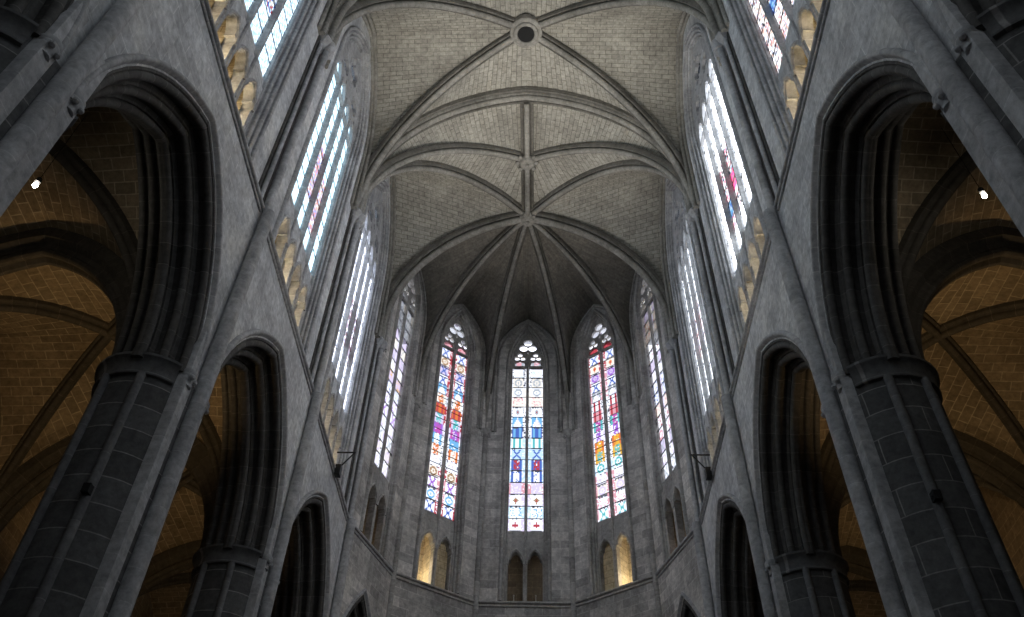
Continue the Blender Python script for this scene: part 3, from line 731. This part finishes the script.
WN = [0]
def window(fr, key, nl, hw, z0, h, qf, qg, mats, label_t, tri_mat, portal=True):
    """a linked window: glazed lancets above, open triforium arches below."""
    WN[0] += 1
    root = empty('window_%d' % WN[0], fr.at(0, 20.02, qg), kind='structure')
    mm = G[mats]; dq = (qg - qf)/.4 if nl == 2 else 1.0
    jw = .56 if nl == 4 else .25
    path = arch_pts(0, hw, z0, h, zb=20.02)
    prof = [(-.12, qf - .03), (-.08, qf - .09)] + roll(.0, qf - .05, .075, 190, 400, 6) + [(.08, qf + .09*dq)] + roll(.12, qf + .12*dq, .065*dq, 200, 400, 6) + [(.19, qf + .24*dq)] + roll(.22, qf + .26*dq, .055*dq, 200, 400, 6) + [(jw, qg - .02), (jw, qg + .06), (-.12, qg + .06)]
    if nl == 4:
        prof = [(-.12, qf - .02), (-.10, qf - .07)] + roll(-.02, qf - .04, .07, 190, 400, 6) + [(.07, qf + .05)] + roll(.17, qf + .03, .075, 200, 400, 6) + [(.25, qf + .14)] + roll(.34, qf + .12, .07, 200, 400, 6) + [(.42, qf + .22)] + roll(.49, qf + .21, .05, 200, 400, 6) + [(jw, qg - .06), (jw, qg + .06), (-.12, qg + .06)]
    mb = MB(); sweep(mb, fr, path, prof); mb.build('jamb_moulding', mm, root)
    iw = hw - jw + .03; sp = 2*iw/nl; mwid = .20 if nl == 4 else .17
    sill = 24.12; ltop = 33.0 if nl == 4 else 35.75
    # mullions, from the passage sill to the springing
    for k in range(1, nl):
        s = -iw + sp*k; hwid = mwid/2
        pr = [(s - hwid, qg - .03), (s - hwid*.6, qg - .08), (s - hwid*.45, qg - .16*dq), (s + hwid*.45, qg - .16*dq), (s + hwid*.6, qg - .08), (s + hwid, qg - .03), (s + hwid, qg + .05), (s - hwid, qg + .05)]
        mb = MB(); prism(mb, [tuple(fr.at(a, 0, q).xy) for a, q in pr], 20.05, ltop + .6); mb.build('mullion', mm, root)
    # sloping sill and blind panel between triforium and glass
    # tracery plate
    out = arch_pts(0, hw - jw + .1, z0, h - (.75 if nl == 4 else .45), n=12)
    out = [(-(hw-jw+.1), ltop - .15)] + [p for p in out if p[1] >= ltop - .1] + [(hw-jw+.1, ltop - .15)]
    holes = []
    if nl == 4:
        for k in range(4):
            c = -iw + sp*(k+.5); a = sp/2 - mwid/2
            hp = arch_pts(c, a, ltop - .05, .95, n=5); holes.append(hp)
        for c in (-sp, sp):
            holes.append(foil(c, 34.72, .50, 4, 45)); 
            for e in (-1, 1): holes.append(circle2(c + e*.50, 34.12 , .09, 8))
        holes.append(foil(0, 35.95, .70, 4, 45))
        holes += [circle2(-.0, 34.85, .17, 8), circle2(-.78, 35.75, .14, 8), circle2(.78, 35.75, .14, 8), circle2(0, 37.0, .17, 8)]
    else:
        for k in range(2):
            c = -iw + sp*(k+.5)
            for a in (90, 210, 330): holes.append(circle2(c + .2*math.cos(math.radians(a)), 36.42 + .2*math.sin(math.radians(a)), .165, 10))
            holes.append([(c - .34, ltop - .05), (c + .34, ltop - .05), (c + .28, ltop + .26), (c, ltop + .40), (c - .28, ltop + .26)])
        for a in (90, 210, 330): holes.append(circle2(.31*math.cos(math.radians(a)), 37.36 + .31*math.sin(math.radians(a)), .28, 12))
        holes += [circle2(0, 36.8, .08, 8)]
    mb = MB(); plate(mb, fr, out, holes, qg - .10, qg + .05); mb.build('tracery', mm, root)
    # glass
    for k in range(nl):
        c = -iw + sp*(k+.5); a = sp/2 - mwid/2 + .02; el = c - a - (.14 if k == 0 else 0); er = c + a + (.14 if k == nl-1 else 0); g0 = sill; g1 = ltop + (1.0 if nl == 4 else .55)
        if nl == 4:
            fn = lambda u, v, z, k=k: bay_tint(key, k, u, v, z, 2*a)
            mb = glass_strip(fr, el, er, g0, g1, qg + .03, .085, .095, fn)
        else:
            fn = lambda u, v, z, k=k: apse_tint(key, k, u, v, z)
            mb = glass_strip(fr, el, er, g0, g1, qg + .03, .064, .072, fn)
        mb.build('stained_glass', G['glass'], root, smooth=0, weld=False, recalc=False)
        mb = MB(); nb = 11 if nl == 4 else 16
        for j in range(1, nb):
            z = g0 + (g1 - g0)*j/nb; bar(mb, fr.at(c - a, z, qg - .0), fr.at(c + a, z, qg - .0), .016 if nl == 4 else .022, 5)
        mb.build('saddle_bar', G['lead'], root, smooth=0)
    top = z0 + h - .3
    def tr(u, v, z):
        if key in ('C', 'BL', 'BR'): return T(1.9, 1.9, 2.1) if rnd.random() < .9 else LAV
        if nl == 2: return T(1.1, 1.05, 1.1)
        return T(.10, .11, .13) if key in ('1L', '2L', '2R', '3L') else T(.22, .23, .26)
    mb = glass_strip(fr, -iw-.12, iw+.12, ltop + (1.0 if nl == 4 else .55), top, qg + .06, .2, .2, tr); mb.build('tracery_glass', G['glass'], root, smooth=0, weld=False, recalc=False)
    # triforium arcade below
    tri = empty('triforium_arcade', fr.at(0, 20.05, qg), label_t, 'triforium arcade', 'triforium openings under the windows')
    holes = []
    for k in range(nl):
        c = -iw + sp*(k+.5); holes.append(cusped(c, sp/2 - mwid/2 - .02, 22.15, .72, 20.1))
    mb = MB(); plate(mb, fr, [(-iw-.1, 20.03), (iw+.1, 20.03), (iw+.1, 23.55), (-iw-.1, 23.55)], holes, qg - .1, qg + .22); mb.build('arch_screen', G['wall'] if nl == 4 else mm, tri)
    mb = MB()   # sloped panel and sill under the glass
    pr = [(qg - .06, 23.5), (qg - .02, 24.05), (qg + .02, 24.14), (qg + .3, 24.14), (qg + .3, 23.5)]
    rows = [[fr.at(s, z, q) for q, z in pr] for s in (-iw-.1, iw+.1)]
    mb.grid(rows, [[(s, z) for q, z in pr] + [(s, 23)] for s in (-iw-.1, iw+.1)], closed=True); mb.face(rows[0]); mb.face(rows[1][::-1]); mb.build('sill', G['wall'] if nl == 4 else mm, tri)
    for k in range(nl):
        c = -iw + sp*(k+.5); hp = arch_pts(c, sp/2 - mwid/2 + .03, 22.15, .86, n=6)
        mb = MB(); sweep(mb, fr, hp, [(-.05, qg - .08), (-.05, qg - .15), (.0, qg - .18), (.05, qg - .15), (.05, qg - .08)]); mb.build('arch_mould', mm, tri)
    # wall passage behind
    mb = MB(); e = iw + .5; q0, q1 = qg + .2, qg + (1.25 if nl == 4 else 1.15)
    zc = 23.35
    for a in ([(-e, 20.02, q0), (e, 20.02, q0), (e, 20.02, q1), (-e, 20.02, q1)], [(-e, zc, q0), (-e, zc, q1), (e, zc, q1), (e, zc, q0)],
              [(-e, 20.02, q1), (e, 20.02, q1), (e, zc, q1), (-e, zc, q1)], [(-e, 20.02, q0), (-e, 20.02, q1), (-e, zc, q1), (-e, zc, q0)], [(e, 20.02, q0), (e, zc, q0), (e, zc, q1), (e, 20.02, q1)]):
        mb.face([fr.at(*p) for p in a])
    if nl == 2: mb.face([fr.at(0, 20.02, q0), fr.at(0, 20.02, q1), fr.at(0, zc, q1), fr.at(0, zc, q0)])
    if nl == 4:
        for k in range(nl + 1):
            s0 = -iw + sp*k
            for a, b, c2, d in ((s0-.2, s0+.2, 21.75, zc), ):
                P = lambda s_, z_, q_: fr.at(s_, z_, q_)
                for f_ in ([(a, c2, q0), (b, c2, q0), (b, c2, q1), (a, c2, q1)], [(a, c2, q0), (a, c2, q1), (a, d, q1), (a, d, q0)], [(b, c2, q0), (b, d, q0), (b, d, q1), (b, c2, q1)]): mb.face([P(*x) for x in f_])
    pas = mb.build('passage', G[tri_mat], root, recalc=False)
    if portal: add_portal(fr, hw*2, 14.3, (24.0 + 38.3)/2, qg + .5)
    return root
def add_portal(fr, w, h, zc, q):
    l = bpy.data.lights.new('daylight_portal', 'AREA'); l.shape = 'RECTANGLE'; l.size = w; l.size_y = h; l.energy = 1
    l.cycles.is_portal = True
    o = bpy.data.objects.new('daylight_portal', l); C.objects.link(o); o.location = fr.at(0, zc, q)
    zax = fr.n; yax = Vector((0, 0, 1)); xax = yax.cross(zax)
    o.matrix_world = Matrix(((xax.x, yax.x, zax.x, o.location.x), (xax.y, yax.y, zax.y, o.location.y), (xax.z, yax.z, zax.z, o.location.z), (0, 0, 0, 1)))
for s, w in ((-1, 'left'), (1, 'right')):
    L = w[0].upper()
    for c, n, lab in ((11.1, '1', 'triforium arcade under the nearest %s window, its passage lit yellow'), (19.3, '2', 'triforium arcade under the middle %s clerestory window'), (27.5, '3', 'narrow looking triforium arcade under the third %s clerestory window')):
        window(bayframe(s, c), n + L, 4, WIN_HW, WIN_Z0, WIN_H, .2, .5, 'mould', lab % w, 'yellow')
for k, nm, tm in (('AL', 'outer left', 'yellow'), ('BL', 'inner left', 'yellow'), ('C', 'central', 'aisle_wall'), ('BR', 'inner right', 'yellow'), ('AR', 'outer right', 'yellow')):
    window(FAC[k][0], k, 2, 1.2, 35.45, 3.45, 0, .2 if k[0] == 'A' else .4, 'apse_mould', 'pair of small pointed triforium openings under the %s apse window' % nm, tm)
# plain glazed windows of the bays behind the camera
def plain_window(fr, hw, z0, z1, q, t):
    WN[0] += 1
    mb = glass_strip(fr, -hw, hw, z0, z1, q, hw, 2.0, lambda u, v, z: t)
    tag(mb.build('window_%d' % WN[0], G['glass'], smooth=0, weld=False, recalc=False), kind='structure'); add_portal(fr, 2*hw, z1 - z0, (z0+z1)/2, q + .4)
for s in (-1, 1):
    for c in (-5.3, 2.9): plain_window(bayframe(s, c), WIN_HW + .1, 20.0, 38.4, .5, (.05, .052, .054))
plain_window(fw, 5.3, 24, 37.6, .3, (.02, .021, .022))

# ------------------------------------------------------------------ aisles
AX0, AX1 = 9.0, 17.3; AXC = (AX0 + AX1)/2
for s, w in ((-1, 'left'), (1, 'right')):
    mb = MB()
    for i in range(5):
        y0 = -1.2 + BAY*i; y1 = y0 + BAY; yc = (y0+y1)/2; K = (s*AXC, yc)
        for x in (AX0, AX1):
            for ya in (y0, y1):
                D = Cv((s*x, ya), K, 13.0, 13.2, 19.2)
                cell(mb, Cv((s*x, ya), (s*AXC, ya), 13.0, 13.4, 18.6), D, (0, 1), 5)
                cell(mb, D, Cv((s*x, ya), (s*x, yc), 13.0, 13.4, 18.8), (1, 0), 5)
    tag(mb.build('ceiling_aisle_vault_' + w, G['aisle'], recalc=False), kind='structure')
    for i in range(5):
        y0 = -1.2 + BAY*i; y1 = y0 + BAY; yc = (y0+y1)/2; K = (s*AXC, yc)
        nm = ('the cropped %s corner arch', 'the largest %s arch', 'the second %s arch', 'the third %s arch', 'the small %s apse arch')[i] % w
        for (xa, ya), (xb, yb), wd in (((AX0, y0), (AX1, y1), 'running outwards to the far end'), ((AX0, y1), (AX1, y0), 'running outwards to the near end')):
            ob = full_rib('aisle_diagonal_rib', Cv((s*xa, ya), K, 13.0, 13.2, 19.2), Cv((s*xb, yb), K, 13.0, 13.2, 19.2), RIB_S, G['aisle_rib'])
            tag(ob, 'dark aisle diagonal rib inside %s, %s' % (nm, wd), 'vault rib', 'aisle vault ribs')
        tp = [(-.05, -.5), (.3, -.5), (.34, -.42), (.4, -.36), (.42, -.3), (.55, -.28)] + roll(.62, -.16, .12, 200, 420, 6) + [(.64, 0)] + roll(.62, .16, .12, -60, 160, 6) + [(.55, .28), (.42, .3), (.4, .36), (.34, .42), (.3, .5), (-.05, .5)]
        if i > 0:
            ob = full_rib('aisle_transverse_arch', Cv((s*AX0, y0), (s*AXC, y0), 13.0, 13.4, 18.6), Cv((s*AX1, y0), (s*AXC, y0), 13.0, 13.4, 18.6), tp, G['aisle_rib'])
            tag(ob, 'heavy moulded aisle arch springing from the pier before %s' % nm, 'arch', 'aisle transverse arches')
        mbr = MB(); prism(mbr, circ(s*17.1, y0, .42, 16), FLOOR, 12.9); ob = mbr.build('aisle_respond', G['aisle_rib'], origin=(s*17.1, y0, FLOOR))
        tag(ob, 'round stone respond on the aisle outer wall before %s' % nm, 'column', 'aisle responds', 'thing')

# ------------------------------------------------------------------ lamps and fittings
def point(name, loc, col, power, r=.12):
    l = bpy.data.lights.new(name, 'POINT'); l.color = col; l.energy = power; l.shadow_soft_size = r
    o = bpy.data.objects.new(name, l); C.objects.link(o); o.location = loc; return o
for s, w, loc in ((-1, 'left', (-10.9, 11.25, 15.8)), (1, 'right', (10.75, 11.75, 16.0))):
    root = empty('spot_lamp', loc, 'bright round spotlight shining in the dark aisle inside the largest %s arch' % w, 'lamp')
    mb = MB(); lathe(mb, loc[0], loc[1], [(.015, loc[2]-.05), (.04, loc[2]-.04), (.055, loc[2]), (.04, loc[2]+.06), (.02, loc[2]+.12)], 16); mb.build('bulb', G['bulb'], root)
    mb = MB(); lathe(mb, loc[0], loc[1], [(.03, loc[2]+.1), (.07, loc[2]+.12), (.06, loc[2]+.26), (.02, loc[2]+.3)], 16); bar(mb, (loc[0], loc[1], loc[2]+.3), (loc[0], loc[1], 18.9), .008, 6); mb.build('fitting', G['black'], root)
    point('lamp_light', (loc[0], loc[1], loc[2]-.3), (1.0, .85, .62), 1.1)
# unseen warm spots without fixtures, set high behind the piers to light the webs
for s, w in ((-1, 'left'), (1, 'right')):
    for x, y, p in ((11.0, 17.1, 115), (11.4, 26, 60), (12, 35, 8)):
        l = bpy.data.lights.new('aisle_light', 'SPOT'); l.energy = p; l.color = (1.0, .67, .32); l.spot_size = math.radians(125); l.spot_blend = .6; l.shadow_soft_size = .1
        o = bpy.data.objects.new('aisle_light', l); C.objects.link(o); o.location = (s*x, y, 13.1)
        o.rotation_euler = Vector((s*2.0, 1.6, 4.2)).to_track_quat('-Z', 'Y').to_euler()
# lamps in the wall passages
for s in (-1, 1):
    for c, p in ((11.1, 34), (19.3, 24), (27.5, 14)):
        for e in (-1.3, 1.3):
            point('passage_light', bayframe(s, c).at(e, 20.5, 1.3), (1.0, .84, .58), p, .1)
point('passage_light', FAC['BL'][0].at(-.9, 20.7, .95), (1.0, .84, .58), 16, .1)
point('passage_light', FAC['BR'][0].at(.9, 20.7, .95), (1.0, .84, .58), 16, .1)
point('passage_light', FAC['AL'][0].at(0, 20.7, .95), (1.0, .65, .4), 1, .1)
point('passage_light', FAC['AR'][0].at(0, 20.7, .95), (1.0, .65, .4), 1, .1)

def added_uplighter(x, y, power, ang, tgt, label):  # uplighters added out of view to brighten the vault
    root = empty('added_uplighter', (x, y, FLOOR), label, 'lamp', 'added uplighters on the choir floor')
    mb = MB(); lathe(mb, x, y, [(.35, FLOOR), (.35, FLOOR+.04), (.05, FLOOR+.06), (.04, FLOOR+.9), (.06, FLOOR+.92)], 16); mb.build('stand', G['black'], root)
    mb = MB(); lathe(mb, x, y, [(.08, FLOOR+.9), (.2, FLOOR+.95), (.24, FLOOR+1.2), (.22, FLOOR+1.2), (.2, FLOOR+1.12)], 20); mb.build('housing', G['black'], root)
    l = bpy.data.lights.new('added_vault_beam', 'SPOT'); l.energy = power; l.spot_size = math.radians(ang); l.spot_blend = 1.0; l.shadow_soft_size = .18; l.color = (1.0, .95, .88)
    o = bpy.data.objects.new('added_vault_beam', l); C.objects.link(o); o.location = (x, y, FLOOR+1.3)
    d = Vector(tgt) - o.location; o.rotation_euler = d.to_track_quat('-Z', 'Y').to_euler()
added_uplighter(-2.5, 17.5, 4900, 36, (-1.0, 19.0, 41), 'added black floor uplighter under the ring keystone bay, below the picture')
added_uplighter(2.5, 17.5, 4900, 36, (1.0, 19.0, 41), 'second added black floor uplighter under the ring keystone bay, below the picture')
added_uplighter(0, 25.5, 5600, 33, (0, 26.0, 41), 'added black floor uplighter under the ridge rib, below the picture')
def bracket(s, w):
    y = 27.95; x = s*7.32
    root = empty('iron_bracket', (x, y, 20.0), 'black iron triangular bracket projecting from the %s string course near apse' % w, 'bracket')
    mb = MB(); bar(mb, (s*7.5, y+.0, 20.75), (s*6.75, y, 20.75), .035); mb.build('arm', G['iron'], root)
    mb = MB(); bar(mb, (s*6.77, y, 20.75), (s*7.33, y, 19.95), .03); mb.build('strut', G['iron'], root)
    mb = MB(); box(mb, (min(s*7.2, s*7.42), y-.14, 19.62), (max(s*7.2, s*7.42), y+.14, 20.08)); mb.build('mounting_box', G['iron'], root)
bracket(-1, 'left'); bracket(1, 'right')
for s, w in ((-1, 'left'), (1, 'right')):
    # small dark device clamped to the tall pier
    a = math.radians(-76); px = 8.52 - 1.27*math.cos(a); py = 15.2 + 1.27*math.sin(a)
    root = empty('loudspeaker', (s*px, py, 9.35), 'small black loudspeaker clamped to the tall %s pier' % w, 'loudspeaker')
    mb = MB(); box(mb, (s*px - .08, py - .08, 9.34), (s*px + .07, py + .08, 9.54)); mb.build('casing', G['black'], root)
    mb = MB(); bar(mb, (s*px - .1, py, 9.45), (s*px + .14*s, py + .12, 9.45), .03); mb.build('clamp', G['iron'], root)
for e, nm in ((-.54, 'left'), (.54, 'right')):
    fr = FAC['C'][0]; p = fr.at(e, 20.08, .12)
    mb = MB(); lathe(mb, p.x, p.y, [(.045, 20.07), (.045, 20.1), (.025, 20.12), (.025, 20.32), (.04, 20.34), (.04, 20.4), (.02, 20.42)], 10)
    tag(mb.build('lamp_stub', G['white'], origin=(p.x, p.y, 20.07)), 'tiny pale lamp post in the %s opening under the central apse window' % nm, 'lamp')

# ------------------------------------------------------------------ sky, camera, view
w = bpy.data.worlds.new('World'); SC.world = w; w.use_nodes = True
nt = w.node_tree; bg = nt.nodes['Background']
tc = nt.nodes.new('ShaderNodeTexCoord'); gr = nt.nodes.new('ShaderNodeSeparateXYZ'); nt.links.new(tc.outputs['Generated'], gr.inputs[0])
cr = nt.nodes.new('ShaderNodeValToRGB'); cr.color_ramp.elements[0].position = 0.0; cr.color_ramp.elements[0].color = (.80, .86, .92, 1); cr.color_ramp.elements[1].position = 1.0; cr.color_ramp.elements[1].color = (.95, .985, 1.0, 1)
nt.links.new(gr.outputs['Z'], cr.inputs[0]); nt.links.new(cr.outputs[0], bg.inputs[0]); bg.inputs[1].default_value = SKY

f, th, ps, ro, x0 = 852.752, math.radians(46.222), math.radians(2.521), math.radians(-1.919), 0.62
h = Vector((-math.sin(ps), math.cos(ps), 0)); R = Vector((math.cos(ps), math.sin(ps), 0)); Z = Vector((0, 0, 1))
F = h*math.cos(th) + Z*math.sin(th); U = -h*math.sin(th) + Z*math.cos(th)
Rr = R*math.cos(ro) - U*math.sin(ro); Uu = R*math.sin(ro) + U*math.cos(ro); B = -F
cam = bpy.data.cameras.new('camera'); co = bpy.data.objects.new('camera', cam); C.objects.link(co)
cam.sensor_width = 36; cam.lens = f/1024*36; cam.clip_end = 300
co.matrix_world = Matrix(((Rr.x, Uu.x, B.x, x0), (Rr.y, Uu.y, B.y, 0), (Rr.z, Uu.z, B.z, 0), (0, 0, 0, 1)))
SC.camera = co
vs = SC.view_settings; vs.view_transform = 'Standard'; vs.look = 'None'; vs.exposure = EXPO; vs.gamma = 1; vs.use_curve_mapping = False
SC.cycles.use_denoising = True
SC.cycles.max_bounces = 10; SC.cycles.diffuse_bounces = 7; SC.cycles.transparent_max_bounces = 16
SC.cycles.caustics_reflective = False; SC.cycles.caustics_refractive = False
SC.cycles.sample_clamp_indirect = 6
